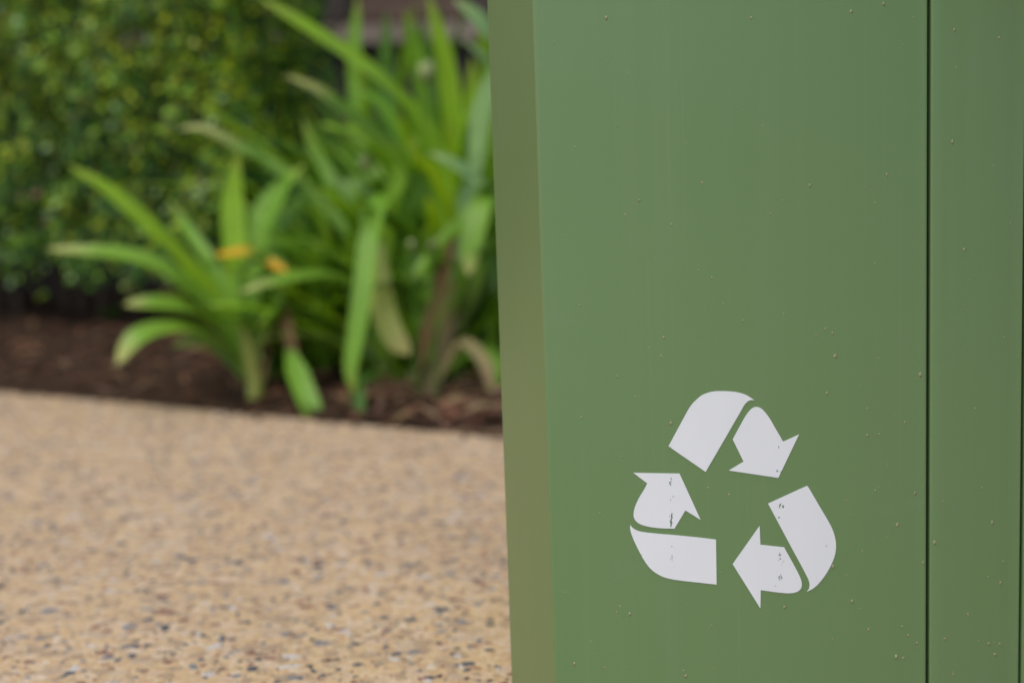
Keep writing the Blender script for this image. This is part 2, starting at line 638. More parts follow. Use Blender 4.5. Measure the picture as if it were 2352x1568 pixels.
# --- clump on the left, whose blades fan out over the bare soil
bA = on_z(585, 915, 0.0)
dA = project(bA)[2]
A = plant('strap_leaf_plant', bA, 'strap-leaved plant fanning low blades left over bare soil')
pseudostem(A, [(588, 915, dA), (585, 870, dA), (572, 810, dA), (562, 740, dA)], 42, 'leaf_yellow')
d = dA
px_leaf(A, [(572, 850, d), (520, 725, d), (430, 610, d - .04), (350, 528, d - .08), (250, 440, d - .10), (152, 376, d - .12)], 50, 'leaf_bright')
px_leaf(A, [(572, 830, d), (530, 720, d + .03), (490, 615, d + .05), (440, 540, d + .08), (388, 460, d + .1)], 34, 'leaf')
px_leaf(A, [(575, 820, d), (552, 680, d + .02), (540, 560, d + .03), (536, 450, d + .04), (547, 352, d + .03)], 58, 'leaf_bright', fold=.2)
px_leaf(A, [(570, 840, d), (520, 755, d), (450, 680, d - .06), (378, 618, d - .1), (300, 590, d - .12), (200, 578, d - .14), (108, 572, d - .13)], 54, 'leaf_tip')
px_leaf(A, [(568, 830, d), (510, 730, d - .02), (450, 668, d - .05), (400, 632, d - .08), (342, 620, d - .1)], 40, 'leaf_tip')
px_leaf(A, [(566, 850, d), (520, 775, d), (440, 715, d - .08), (360, 700, d - .12), (284, 700, d - .13)], 62, 'leaf_tip', fold=.35)
px_leaf(A, [(566, 860, d), (530, 800, d - .02), (450, 765, d - .10), (380, 757, d - .16), (315, 778, d - .2), (268, 836, d - .21)], 66, 'leaf_tip', blunt=.5)
px_leaf(A, [(562, 865, d), (530, 835, d - .02), (470, 790, d - .06), (395, 795, d - .1)], 50, 'leaf_pale')
px_leaf(A, [(580, 830, d), (565, 660, d + .02), (592, 535, d + .04), (640, 445, d + .05), (700, 380, d + .03)], 80, 'leaf', fold=.2)
px_leaf(A, [(585, 820, d), (580, 700, d + .05), (620, 560, d + .09), (690, 470, d + .1), (790, 420, d + .08)], 60, 'leaf')
px_leaf(A, [(590, 800, d), (640, 690, d - .03), (640, 610, d - .05), (590, 578, d - .06), (540, 580, d - .07), (494, 588, d - .08)], 40, 'leaf_orange', label='yellow-orange withering leaf', fold=.15)
px_leaf(A, [(580, 820, d), (560, 680, d - .03), (566, 610, d - .05), (600, 596, d - .06), (630, 608, d - .07), (658, 625, d - .08)], 28, 'leaf_orange', label='orange withering leaf with bright tip', fold=.15, blunt=.6)
px_leaf(A, [(600, 880, d), (615, 780, d + .02), (640, 700, d + .0), (665, 780, d - .06), (690, 860, d - .1)], 32, 'leaf_brown', label='brown dry leaf folded down')
px_leaf(A, [(664, 800, d - .08), (680, 850, d - .12), (704, 910, d - .16), (742, 1000, d - .19)], 52, 'leaf', label='green leaf end hanging over the paving edge', base_w=.35, blunt=.2, fold=.2)
for k in range(9):
    free_leaf(A, bA + Vector((random.uniform(-.03, .03), random.uniform(0, .06), .03)), random.uniform(0.5, 3.0), random.uniform(.7, 1.25), random.uniform(.22, .38), random.uniform(.025, .04), random.uniform(.6, 1.7), random.choice(['leaf', 'leaf_dark', 'leaf_dark']))

# --- middle clump: long arching and folded blades
bB = on_z(870, 915, 0.0) + eb * 0.06
dB = project(bB)[2]
B = plant('strap_leaf_plant', bB, 'tall strap-leaved plant with a long folded blade hanging to the soil')
d = dB
px_leaf(B, [(880, 860, d), (860, 720, d - .02), (810, 655, d - .06), (740, 632, d - .12), (640, 645, d - .18), (550, 672, d - .2)], 46, 'leaf_tip')
px_leaf(B, [(905, 800, d + .02), (925, 600, d), (925, 500, d - .04), (885, 452, d - .1), (852, 520, d - .16), (838, 640, d - .2), (822, 750, d - .22), (806, 850, d - .23), (815, 905, d - .23)], 50, 'leaf', seg=26, label='blade folded over and hanging down', fold=.2)
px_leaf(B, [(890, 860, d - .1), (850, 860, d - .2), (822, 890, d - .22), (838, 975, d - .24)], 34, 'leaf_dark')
px_leaf(B, [(870, 560, d - .08), (872, 640, d - .1), (880, 710, d - .12), (905, 775, d - .14), (940, 815, d - .15)], 58, 'leaf_yellow', label='yellowing blade hanging down', fold=.15, blunt=.5)
px_leaf(B, [(880, 850, d), (850, 620, d + .02), (780, 510, d + .05), (720, 455, d + .06), (640, 392, d + .06), (560, 345, d + .05), (470, 297, d + .03), (408, 297, d + .02)], 40, 'leaf_tip_long', seg=24, label='long arching blade with yellow tip')
px_leaf(B, [(880, 840, d), (870, 620, d + .04), (830, 530, d + .06), (770, 440, d + .08), (735, 380, d + .1), (695, 270, d + .1)], 48, 'leaf', fold=.2)
px_leaf(B, [(890, 830, d), (880, 640, d), (890, 500, d - .02), (930, 390, d - .04), (965, 300, d - .05)], 52, 'leaf_bright', fold=.2)
px_leaf(B, [(890, 830, d), (830, 560, d + .06), (790, 470, d + .1), (850, 410, d + .12), (960, 400, d + .1)], 62, 'leaf', fold=.2)
for k in range(70):
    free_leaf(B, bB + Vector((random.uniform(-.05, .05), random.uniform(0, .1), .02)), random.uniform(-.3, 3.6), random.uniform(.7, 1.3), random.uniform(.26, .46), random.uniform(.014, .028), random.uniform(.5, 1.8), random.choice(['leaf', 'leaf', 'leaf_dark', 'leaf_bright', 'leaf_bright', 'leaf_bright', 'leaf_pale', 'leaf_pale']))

# --- clump close to the bin: dry brown spike, pale stem, tall blades
bC = on_z(985, 915, 0.0) + eb * 0.03
dC = project(bC)[2]
C = plant('strap_leaf_plant', bC, 'strap-leaved plant next to the bin with brown dry spike and pale stem')
d = dC
pseudostem(C, [(985, 915, d), (1005, 850, d), (1030, 760, d), (1050, 650, d)], 50, 'leaf_tan')
px_leaf(C, [(955, 880, d - .02), (975, 800, d - .04), (1008, 680, d - .06), (1030, 600, d - .07), (1046, 538, d - .08)], 38, 'leaf_brown', label='upright brown dry spike', fold=.4)
px_leaf(C, [(1010, 800, d), (1030, 520, d + .02), (1000, 370, d), (945, 258, d - .05), (880, 188, d - .1), (800, 128, d - .14), (700, 60, d - .18), (590, -8, d - .2)], 66, 'leaf_bright', seg=26, fold=.2, label='long blade sweeping up to the left')
px_leaf(C, [(1010, 780, d), (1010, 560, d + .03), (950, 400, d), (860, 308, d - .05), (780, 248, d - .08), (730, 208, d - .1), (652, 172, d - .12)], 46, 'leaf_tip_long', seg=22, label='arching blade with tan patch and yellow tip')
px_leaf(C, [(1020, 760, d), (1060, 520, d + .05), (1048, 350, d + .06), (1036, 230, d + .04), (1018, 120, d + .02), (980, -20, d)], 52, 'leaf_bright', fold=.18)
px_leaf(C, [(1030, 760, d), (1080, 560, d + .04), (1078, 400, d + .05), (1090, 280, d + .03), (1082, 130, d)], 56, 'leaf_bright', fold=.18)
px_leaf(C, [(1050, 760, d), (1190, 520, d - .02), (1150, 448, d - .06), (1100, 415, d - .1), (1045, 378, d - .12), (985, 350, d - .13)], 52, 'leaf_pale', fold=.15)  # pale colour stands in for the glossy highlight on this blade
px_leaf(C, [(1060, 740, d), (1150, 500, d - .08), (1118, 452, d - .1), (1092, 520, d - .13), (1082, 580, d - .14), (1076, 634, d - .14)], 60, 'leaf_tip', fold=.2, label='blade bent down with a brown tip')
px_leaf(C, [(1060, 740, d), (1160, 480, d - .05), (1110, 470, d - .08), (1050, 520, d - .1), (980, 575, d - .1)], 42, 'leaf', fold=.2)
px_leaf(C, [(1000, 850, d), (960, 640, d + .04), (930, 520, d + .06), (960, 400, d + .05), (1000, 300, d + .03)], 60, 'leaf', fold=.2)
px_leaf(C, [(1000, 850, d), (990, 700, d + .04), (985, 560, d + .03), (1000, 470, d)], 34, 'leaf_bright', fold=.2)
px_leaf(C, [(1040, 740, d), (1100, 300, d - .02), (1150, 140, d - .06), (1110, 60, d - .1), (1040, -5, d - .12)], 66, 'leaf_pale', seg=20, fold=.2)
for pp, ww, mm in (
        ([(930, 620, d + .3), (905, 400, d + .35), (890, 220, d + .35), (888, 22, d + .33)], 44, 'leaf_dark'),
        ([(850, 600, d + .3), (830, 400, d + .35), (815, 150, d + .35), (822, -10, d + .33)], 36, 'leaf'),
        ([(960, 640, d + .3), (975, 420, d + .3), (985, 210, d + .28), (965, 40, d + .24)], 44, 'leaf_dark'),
        ([(1060, 640, d + .2), (1010, 400, d + .2), (960, 150, d + .16), (930, 20, d + .12)], 40, 'leaf'),
        ([(1090, 600, d + .2), (1110, 360, d + .2), (1125, 190, d + .17), (1100, 60, d + .12)], 50, 'leaf_bright'),
        ([(1080, 640, d + .1), (1120, 400, d + .1), (1140, 250, d + .06), (1120, 150, d), (1060, 90, d - .04)], 52, 'leaf_pale'),
        ([(1010, 700, d + .1), (900, 520, d + .1), (830, 440, d + .06), (770, 415, d + .02)], 44, 'leaf_pale'),
        ([(990, 700, d + .1), (900, 400, d + .12), (840, 310, d + .1), (790, 300, d + .06), (730, 285, d + .03)], 46, 'leaf_bright'),
        ([(1010, 700, d + .2), (960, 400, d + .22), (880, 250, d + .2), (800, 200, d + .16)], 42, 'leaf'),
        ([(1020, 760, d), (1060, 640, d - .05), (1000, 590, d - .08), (940, 640, d - .1)], 36, 'leaf'),
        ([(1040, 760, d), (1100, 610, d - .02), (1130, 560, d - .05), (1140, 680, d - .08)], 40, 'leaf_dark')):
    px_leaf(C, pp, ww, mm, fold=.2)
px_leaf(C, [(1010, 870, d - .02), (1060, 790, d - .05), (1110, 830, d - .08), (1130, 900, d - .09)], 34, 'leaf_tan', label='curled tan dry leaf', fold=.3)
px_leaf(C, [(1020, 860, d), (1100, 800, d), (1140, 850, d - .04), (1120, 960, d - .08)], 40, 'leaf', fold=.25)
for k in range(84):
    free_leaf(C, bC + Vector((random.uniform(-.03, .12), random.uniform(0, .1), .02)), random.uniform(-.6, 3.4), random.uniform(.7, 1.35), random.uniform(.3, .55), random.uniform(.014, .028), random.uniform(.4, 1.6), random.choice(['leaf', 'leaf', 'leaf_dark', 'leaf_bright', 'leaf_bright', 'leaf_bright', 'leaf_pale', 'leaf_pale']))

# --- more clumps behind and hidden by the bin
back = [((800, 3.05), 'leafy strap plant behind the folded blade, in the shade of the others', 26, 0.46),
        ((930, 3.15), 'upright dark strap plant standing below the stone ledge', 28, 0.66),
        ((1080, 3.0), 'tall strap plant half hidden by the edge of the bin', 30, 0.68),
        ((850, 3.55), 'dark strap plant at the back, just under the left end of the visible ledge', 34, 0.78),
        ((1010, 3.6), 'dark strap plant at the back, between the ledge and the tall blades', 34, 0.80),
        ((765, 2.98), 'low pale-green strap plant just left of the folded blade, behind the orange leaf tips', 14, 0.40),
        ((690, 2.95), 'low strap plant between the hedge end and the folded blade', 16, 0.34)]
for (x, dd), lab, nn, ln in back:
    nn += 46
    p = at(x, 700, dd)
    s, t = bed_st(p)
    base = bed(s, t, soil_z(s, t))
    q = plant('strap_leaf_plant', base, lab)
    for k in range(nn):
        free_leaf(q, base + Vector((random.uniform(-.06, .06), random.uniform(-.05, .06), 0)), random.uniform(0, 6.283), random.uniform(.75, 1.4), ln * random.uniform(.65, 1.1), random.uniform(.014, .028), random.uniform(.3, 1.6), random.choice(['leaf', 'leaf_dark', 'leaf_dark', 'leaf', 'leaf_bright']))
# pale round seed head and spot among the blades; tiny pair paints blurred glints
for (x, y, dd, r_, lab) in ((980, 165, 2.9, .019, 'larger pale seed head in the dark gap, below the ledge'), (838, 372, 2.75, .013, 'small pale round spot in the middle of the blades'),
                         (945, 560, 2.62, .0075, 'tiny pale ball painting a blurred glint beside the brown spike, left one of the pair'), (990, 562, 2.62, .0075, 'tiny pale ball painting a blurred glint beside the brown spike, right one of the pair')):
    bm = bmesh.new()
    bmesh.ops.create_icosphere(bm, subdivisions=2, radius=r_)
    for v in bm.verts:
        v.co *= 1 + 0.12 * noise.noise(v.co * 90)
        v.co.z *= 1.15
    me = mesh_bm('seed_head_and_glint', bm, True)
    me.uv_layers.new(name='UVMap')
    me.materials.append(M['seed'])
    hd = at(x, y, dd)
    root = empty('seed_head_and_glint', hd)
    tag(root, lab, 'seed head', 'seed heads among the blades')
    link('bud_and_glint', me, None, root)
    bm = bmesh.new()
    s, t = bed_st(hd)
    zz = soil_z(s, t) - hd.z
    v4 = [[bm.verts.new((0.0028 * math.cos(a * math.pi / 3), 0.0028 * math.sin(a * math.pi / 3), z)) for a in range(6)] for z in (-r_ * .8, zz)]
    for a in range(6): bm.faces.new((v4[0][a], v4[1][a], v4[1][(a + 1) % 6], v4[0][(a + 1) % 6]))
    me = mesh_bm('stalk', bm, True); me.uv_layers.new(name='UVMap')
    link('stalk', me, M['leaf_dark'], root)

# dry litter on the soil
bv, bf, bc, nv = [], [], [], 0
for i in range(1700):
    s, t = random.uniform(-.6, 2.4), random.uniform(.015, .6)
    if s < 0.8 and random.random() < .6: continue
    small = .75 if s < .8 else 1.1
    ln, wd = random.uniform(.015, .06) * small, random.uniform(.003, .009) * small
    a = random.uniform(0, 6.283); tl = random.uniform(-.4, .5)
    dx = Vector((math.cos(a), math.sin(a), tl)).normalized(); dy = Vector((-math.sin(a), math.cos(a), random.uniform(-.4, .4))).normalized()
    c0 = bed(s, t, soil_z(s, t) + .005)
    up_ = dx.cross(dy) * ln * random.uniform(.05, .3)
    P = [c0 - dx * ln, c0 + dy * wd + up_ * .5, c0 - dy * wd + up_ * .5, c0 + up_, c0 + dx * ln * .8 + dy * wd * .5, c0 + dx * ln * .9 - dy * wd * .4]
    bv.append(np.array(P)); bf.append(np.array([(0, 3, 1), (0, 2, 3), (1, 3, 4), (3, 5, 4), (2, 5, 3)]) + nv); nv += 6
    cc = random.choice([(.19, .085, .05), (.25, .12, .065), (.10, .055, .03), (.28, .18, .10), (.18, .105, .07), (.05, .03, .02)])
    bc += [cc] * 5
tag(link('leaf_litter', mesh_np('leaf_litter', np.vstack(bv), np.vstack(bf), False, np.array(bc)), M['litter'], soil), kind='stuff')

dry = [((740, 895), 70, 30, .3, 'leaf_brown', 'brown dry leaf on the soil just right of the green leaf end over the paving'),
       ((900, 880), 80, 26, .5, 'leaf_brown', 'brown dry leaf on the soil between the folded blade and the brown spike'),
       ((950, 910), 70, 28, 2.6, 'leaf_brown', 'brown dry leaf at the foot of the pale stem, on its left'),
       ((1085, 905), 80, 28, .2, 'leaf_brown', 'brown dry leaf at the foot of the pale stem, on its right'),
       ((1050, 945), 80, 20, .5, 'straw', 'tan dry leaf on the soil in front of the pale stem'),
       ((860, 935), 60, 24, 2.7, 'leaf_brown', 'brown dry leaf near the tip of the folded hanging blade'),
       ((1105, 955), 90, 20, .35, 'straw', 'tan dry leaf on the soil nearest the bin'),
       ((460, 850), 70, 24, 2.8, 'leaf_brown', 'brown dry leaf on bare soil left of the yellow stem'),
       ((285, 862), 44, 30, .4, 'straw', 'small tan dry leaf alone on the bare soil, leftmost of the dry leaves'),
       ((790, 940), 60, 22, 2.0, 'leaf_brown', 'narrow brown dry leaf standing beside the folded blade, near the paving edge'),
       ((935, 965), 55, 22, .3, 'leaf_brown', 'brown dry leaf lying against the paving edge')]
for i, ((x, y), ln, wd, a, mt, lab) in enumerate(dry):
    p = on_z(x, y, 0.0)
    s, t = bed_st(p)
    z = soil_z(s, t) + .012
    dm = project(p)[2] / F
    p = bed(s, t, z)
    dirv = Vector((math.cos(a), math.sin(a), 0))
    L = ln * dm
    P = [Vector((0, 0, 0)) - dirv * L * .5, Vector((0, 0, .012)) - dirv * L * .15, Vector((0, 0, .014)) + dirv * L * .2, dirv * L * .5 + Vector((0, 0, .002))]
    me = ribbon(P, wd * dm, seg=8, face=lambda q: Vector((.1, -.3, 1)), fold=-.5, name='dry_leaf')
    o = link('dry_leaf', me, M[mt])
    o.location = p
    tag(o, lab, 'dry leaf', 'dry leaves on the soil')

# a small weed in front of the hedge
wp = on_z(255, 765, 0.02)
s, t = bed_st(wp)
wp = bed(s, t, soil_z(s, t))
q = plant('weed', wp, 'tiny green weed on the bare soil under the hedge', None)
q['category'] = 'weed'
for k in range(11):
    free_leaf(q, wp, random.uniform(0, 6.28), random.uniform(.5, 1.3), random.uniform(.03, .065), random.uniform(.012, .018), .8, 'leaf_dark')

# ------------------------------------------------------------------ hedge
hedge = empty('hedge', bed(0, .9, 0))
tag(hedge, 'clipped small-leaved green hedge behind the strap-leaved plants', 'hedge')
HS0, HS1, HT0, HT1, HZ0, HZ1 = -1.7, 0.80, 0.50, 0.86, 0.14, 1.9
while project(bed(HS1, HT1, .75))[0] > 775: HS1 -= .01


def hedge_leaf_arrays(n_):
    vv, ff, cc = [], [], []
    return vv, ff, cc


def hsurf(s, z):
    """front of the hedge bulges and dips"""
    return HT0 + 0.07 * noise.noise(Vector((s * 3.5, z * 3.5, 2))) + 0.075 * noise.noise(Vector((s * 9, z * 9, 7))) + 0.06 * noise.noise(Vector((s * 21, z * 21, 11)))


LEAF6 = np.array([(-1, 0, 0), (-.35, .62, .18), (.4, .58, .16), (1, 0, -.05), (.4, -.58, .16), (-.35, -.62, .18)])
LF = np.array([(0, 5, 4), (0, 4, 3), (0, 3, 2), (0, 2, 1)])


def hedge_point():
    """a random place in the leafy shell with an outward direction"""
    u = random.random()
    if u < .70:
        s = random.uniform(HS0, HS1); z = random.uniform(HZ0, HZ1)
        dpt = random.expovariate(1 / .055)
        t = hsurf(s, z) + min(dpt, .3)
        out = -eb
    elif u < .88:
        t = random.uniform(HT0, HT1); z = random.uniform(HZ0, HZ1)
        s = HS1 + .05 * noise.noise(Vector((t * 5, z * 5, 9))) + .03 * noise.noise(Vector((t * 12, z * 12, 3))) - min(random.expovariate(1 / .05), .3)
        out = ed
    elif u < .94:
        s = random.uniform(HS0, HS1); t = random.uniform(HT0, HT1)
        z = HZ1 + .04 * noise.noise(Vector((s * 6, t * 6, 4))) - random.expovariate(1 / .05)
        out = Vector((0, 0, 1))
    else:
        s = random.uniform(HS0, HS1); t = random.uniform(HT0 + .08, HT1); z = random.uniform(HZ0, HZ1)
        out = -eb
    if z < HZ0 + .06 + .12 * noise.noise(Vector((s * 6, t * 6, 5))): z += .09
    return s, t, z, out


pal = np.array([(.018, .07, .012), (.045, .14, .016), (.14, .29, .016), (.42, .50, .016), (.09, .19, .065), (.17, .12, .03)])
N = 92000
vv = np.zeros((N * 6, 3)); ff = np.zeros((N * 4, 3), dtype=np.int64); cc = np.zeros((N * 4, 3))
cands = []
for i in range(N):
    s, t, z, out = hedge_point()
    p = bed(s, t, z)
    nd = (out + Vector((random.gauss(0, .55), random.gauss(0, .55), random.gauss(.45, .5)))).normalized()
    a = nd.orthogonal().normalized()
    a = Matrix.Rotation(random.uniform(0, 6.283), 3, nd) @ a
    b = nd.cross(a)
    sz = random.uniform(.0062, .0115)
    B3 = np.array([a, b, nd]) * sz
    vv[i * 6:i * 6 + 6] = LEAF6 @ B3 + np.array(p)
    ff[i * 4:i * 4 + 4] = LF + i * 6
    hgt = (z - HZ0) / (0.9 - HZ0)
    young_lit = min(1, max(0, hgt * .85 + .55 * noise.noise(Vector((s * 7, z * 7, t * 7))) + (.55 if s > HS1 - .2 and z > .45 else 0)))  # young growth by height and noise; right end painted brighter against its shade
    wts = (30 - 16 * young_lit, 30 - 6 * young_lit, 18 + 16 * young_lit, 2 + 31 * young_lit, 14, 5)
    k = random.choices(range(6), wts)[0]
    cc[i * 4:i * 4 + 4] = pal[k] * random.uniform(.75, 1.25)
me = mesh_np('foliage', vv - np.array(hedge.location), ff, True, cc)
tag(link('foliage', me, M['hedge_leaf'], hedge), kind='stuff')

# larger outer leaves that stand out one by one
me_l = {}
cnt = 0
while cnt < 295:
    s, z = random.uniform(-1.0, HS1), random.uniform(HZ0, 1.0)
    t = hsurf(s, z) - random.uniform(0.0, .02)
    p = bed(s, t, z)
    x, y, dd = project(p)
    if not (-30 < x < 760 and -30 < y < 700): continue
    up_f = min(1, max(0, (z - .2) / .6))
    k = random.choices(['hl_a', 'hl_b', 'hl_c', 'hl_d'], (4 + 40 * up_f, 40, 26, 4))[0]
    if k not in me_l:
        mm = mesh_np('leaf', LEAF6, LF, True)
        mm.materials.append(M[k]); me_l[k] = mm
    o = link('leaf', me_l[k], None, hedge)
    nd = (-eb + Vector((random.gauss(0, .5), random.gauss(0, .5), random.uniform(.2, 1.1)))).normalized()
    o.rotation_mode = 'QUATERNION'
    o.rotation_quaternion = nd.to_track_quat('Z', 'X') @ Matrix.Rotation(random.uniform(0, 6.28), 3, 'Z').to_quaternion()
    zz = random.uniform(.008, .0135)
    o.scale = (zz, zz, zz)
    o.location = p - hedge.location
    cnt += 1


# hedge stems
def tube(bm, P, r0_, r1_, sides=6):
    rings = []
    for k, p in enumerate(P):
        tan = (P[min(k + 1, len(P) - 1)] - P[max(k - 1, 0)]).normalized()
        a = tan.orthogonal().normalized(); b = tan.cross(a)
        r_ = r0_ + (r1_ - r0_) * k / (len(P) - 1)
        rings.append([bm.verts.new(p + a * (math.cos(q * 2 * math.pi / sides) * r_) + b * (math.sin(q * 2 * math.pi / sides) * r_)) for q in range(sides)])
    for k in range(len(P) - 1):
        for q in range(sides):
            bm.faces.new((rings[k][q], rings[k][(q + 1) % sides], rings[k + 1][(q + 1) % sides], rings[k + 1][q]))


for i in range(16):
    s = HS0 + .15 + i * (HS1 - HS0 - .25) / 15 + random.uniform(-.05, .05)
    t = random.uniform(.7, .85)
    b0 = bed(s, t, soil_z(s, t) - .02)
    bm = bmesh.new()
    tops = []
    P = [b0]
    for k in range(1, 7):
        P.append(b0 + Vector((random.gauss(0, .02), random.gauss(0, .02), k * .28)))
    tube(bm, P, .014, .005)
    for k in range(7):
        z0 = random.uniform(.1, .85)
        p0 = b0 + Vector((0, 0, z0))
        a = random.uniform(0, 6.28); l_ = random.uniform(.15, .3)
        tube(bm, [p0, p0 + Vector((math.cos(a) * l_ * .5, math.sin(a) * l_ * .5, l_ * .4)), p0 + Vector((math.cos(a) * l_, math.sin(a) * l_, l_))], .006, .002, 5)
    me = mesh_bm('stem', bm, True)
    me.transform(Matrix.Translation(-hedge.location))
    link('stem', me, M['bark'], hedge)

# ------------------------------------------------------------------ garden wall with ledge
WY = 4.75
def zat(y, yy=WY, x=860):
    r = ray(x, y); return CAM.z + r.z * (yy / r.y)
zl0, zl1 = zat(112), zat(64)
wall = empty('garden_wall', (0, WY, -0.05))
tag(wall, 'dark stone garden wall with a pale pinkish ledge behind the plants', 'wall')


def box(bm, x0, x1, y0, y1, z0, z1):
    r = bmesh.ops.create_cube(bm, size=1)
    for v in r['verts']:
        v.co = Vector((x0 if v.co.x < 0 else x1, y0 if v.co.y < 0 else y1, z0 if v.co.z < 0 else z1))
    return r['verts']


def wlink(name, bm, mat, bev=0.0):
    if bev: bmesh.ops.bevel(bm, geom=bm.edges[:], offset=bev, segments=2, affect='EDGES')
    me = mesh_bm(name, bm)
    me.transform(Matrix.Translation(-wall.location))
    return link(name, me, mat, wall)


bm = bmesh.new(); box(bm, -6, 6, WY + .06, WY + .4, -.1, 1.75); wlink('backing', bm, M['wall'])
bm = bmesh.new(); box(bm, -6, 6, WY - .10, WY + .058, -.1, zl0 - .003); wlink('lower_wall', bm, M['wall'])
x = -6
while x < 6:
    l_ = random.uniform(.8, 1.1)
    bm = bmesh.new(); box(bm, x + .004, x + l_ - .004, WY - .15, WY + .057, zl0, zl1)
    wlink('ledge_slab', bm, M['ledge'], .006)
    x += l_
z = zl1 + .012
row = 0
while z < 1.7:
    hgt = random.uniform(.13, .19)
    x = -2.6 + random.uniform(-.2, 0)
    while x < 2.6:
        l_ = random.uniform(.16, .42)
        bm = bmesh.new()
        box(bm, x + .006, x + l_ - .006, WY - .02 + random.uniform(-.01, .02), WY + .059, z, z + hgt - .012)
        mt = random.choices(STONE, (5, 3, 1.5))[0]
        wlink('stone', bm, mt, .012)
        x += l_
    z += hgt
    row += 1

# ------------------------------------------------------------------ recycling bin
# door frame: u to the right along the front, v up, w towards the viewer
YAW = R(0.0)
du = Vector((math.cos(YAW), math.sin(YAW), 0))
dw = Vector((math.sin(YAW), -math.cos(YAW), 0))
FRONT = Vector((0.15, 1.0, 0))      # foot of the middle of the door front


def uvw(p):
    q = p - FRONT
    return q.dot(du), q.z, q.dot(dw)


def P3(u, v, w_):
    return FRONT + du * u + dw * w_ + Vector((0, 0, v))


BULGE_R = 0.52


def wsurf(u):
    return -(u - 0.0) ** 2 / (2 * BULGE_R)


def hit(x, y, off=0.0):
    """picture point -> point on the bowed front of the bin"""
    r = ray(x, y)
    w0 = off
    for _ in range(12):
        t = ((FRONT + dw * w0) - CAM).dot(dw) / r.dot(dw)
        p = CAM + r * t
        w0 = wsurf(uvw(p)[0]) + off
    return p


uc = uvw(hit(1250, 784))[0]         # bend of the door's left corner
ug0 = uvw(hit(2129.5, 784))[0]      # gap
ug1 = uvw(hit(2136.3, 784))[0]
ue0 = uvw(hit(2348.5, 784))[0]
ue1 = uvw(hit(2354.5, 784))[0]
# silhouette: end of the 45 degree chamfer
CH = 0.0225
CT = math.tan(R(70.5))
wc = wsurf(uc)
for _ in range(30):
    x, y, d_ = project(P3(uc - CH, .3, wc - CH * CT))
    xt, _, _ = project(P3(uc - CH, .3, wc - CH * CT))
    ytgt = y
    sil = 1118 + (1177 - 1118) * ytgt / 1568
    CH += (xt - sil) / F * .8
Z0, Z1 = 0.008, 0.98
BASEZ = 0.0
binr = empty('recycling_bin', (FRONT.x, FRONT.y, 0))
tag(binr, 'green metal recycling bin with white recycling arrows on its door', 'recycling bin')


def blink(name, me, mat, parent=binr):
    me.transform(Matrix.Translation(-binr.location))
    return link(name, me, mat, parent)


def fillet(A_, B_, C_, r_, n_=6):
    a = (A_ - B_).normalized(); c_ = (C_ - B_).normalized()
    ang = a.angle(c_)
    t = r_ / math.tan(ang / 2)
    ctr = B_ + (a + c_).normalized() * (r_ / math.sin(ang / 2))
    s0 = B_ + a * t - ctr; s1 = B_ + c_ * t - ctr
    tot = s0.angle(s1)
    out = []
    for k in range(n_ + 1):
        f = k / n_
        out.append(ctr + (s0 * math.sin((1 - f) * tot) + s1 * math.sin(f * tot)) / math.sin(tot))
    return out


def sheet(profile, z0, z1, thick, name, mat, parent=binr, nz=2):
    """folded sheet metal: (u,w) profile swept upwards, with thickness"""
    bm = bmesh.new()
    rows = []
    for k in range(nz):
        z = z0 + (z1 - z0) * k / (nz - 1)
        rows.append([bm.verts.new(P3(p.x, z, p.y)) for p in profile])
    for k in range(nz - 1):
        for i in range(len(profile) - 1):
            bm.faces.new((rows[k][i], rows[k][i + 1], rows[k + 1][i + 1], rows[k + 1][i]))
    me = mesh_bm(name, bm, True)
    o = blink(name, me, mat, parent)
    return o


V2 = lambda a, b: Vector((a, b, 0))
# door: return edge at the chamfer's end, chamfer, bowed front, rolled right edge
DEPTH = 0.46
A0 = V2(uc - CH, wc - CH * CT)
sidep = V2(uc - CH + 0.004, A0.y - 0.02)
B0 = V2(uc, wc)
C0 = V2(uc + .05, wsurf(uc + .05))
prof = [V2(uc - CH + .002, A0.y - .02)] + fillet(V2(uc - CH + .002, A0.y - .02), A0, B0, .002, 4) + fillet(A0, B0, C0, .0045, 8)
ul = prof[-1].x
ksplit = len(prof) - 5
nseg = 30
ur = ug0 - .0028
for k in range(1, nseg + 1):
    u_ = ul + (ur - ul) * k / nseg
    prof.append(V2(u_, wsurf(u_)))
E = prof[-1]
for k in range(1, 7):
    a = k / 6 * math.pi / 2
    prof.append(V2(E.x + .0028 * math.sin(a), E.y - .0028 * (1 - math.cos(a))))
prof.append(V2(ug0, E.y - .02))
door = sheet(prof[ksplit:], Z0, Z1, .0015, 'door', M['paint'])
sheet(prof[:ksplit + 1], Z0, Z1, .0015, 'corner_strip', M['olive'])['label'] = 'narrow olive strip bent round the left corner'

# fixed post right of the gap, then the second door
def strip(u0_, u1_, name, r_=.0016):
    pr = [V2(u0_, wsurf(u0_) - .02)]
    for k in range(7):
        a = (1 - k / 6) * math.pi / 2
        pr.append(V2(u0_ + r_ - r_ * math.sin(a), wsurf(u0_) - r_ * (1 - math.cos(a))))
    n_ = max(4, int((u1_ - u0_) / .01))
    for k in range(1, n_):
        u_ = u0_ + r_ + (u1_ - u0_ - 2 * r_) * k / n_
        pr.append(V2(u_, wsurf(u_)))
    for k in range(7):
        a = k / 6 * math.pi / 2
        pr.append(V2(u1_ - r_ + r_ * math.sin(a), wsurf(u1_) - r_ * (1 - math.cos(a))))
    pr.append(V2(u1_, wsurf(u1_) - .02))
    return sheet(pr, Z0, Z1, .0015, name, M['paint'])


post = strip(ug1, ue0, 'front_post')
u_end = ue1 + .20
post2 = strip(ue1, u_end, 'side_panel')


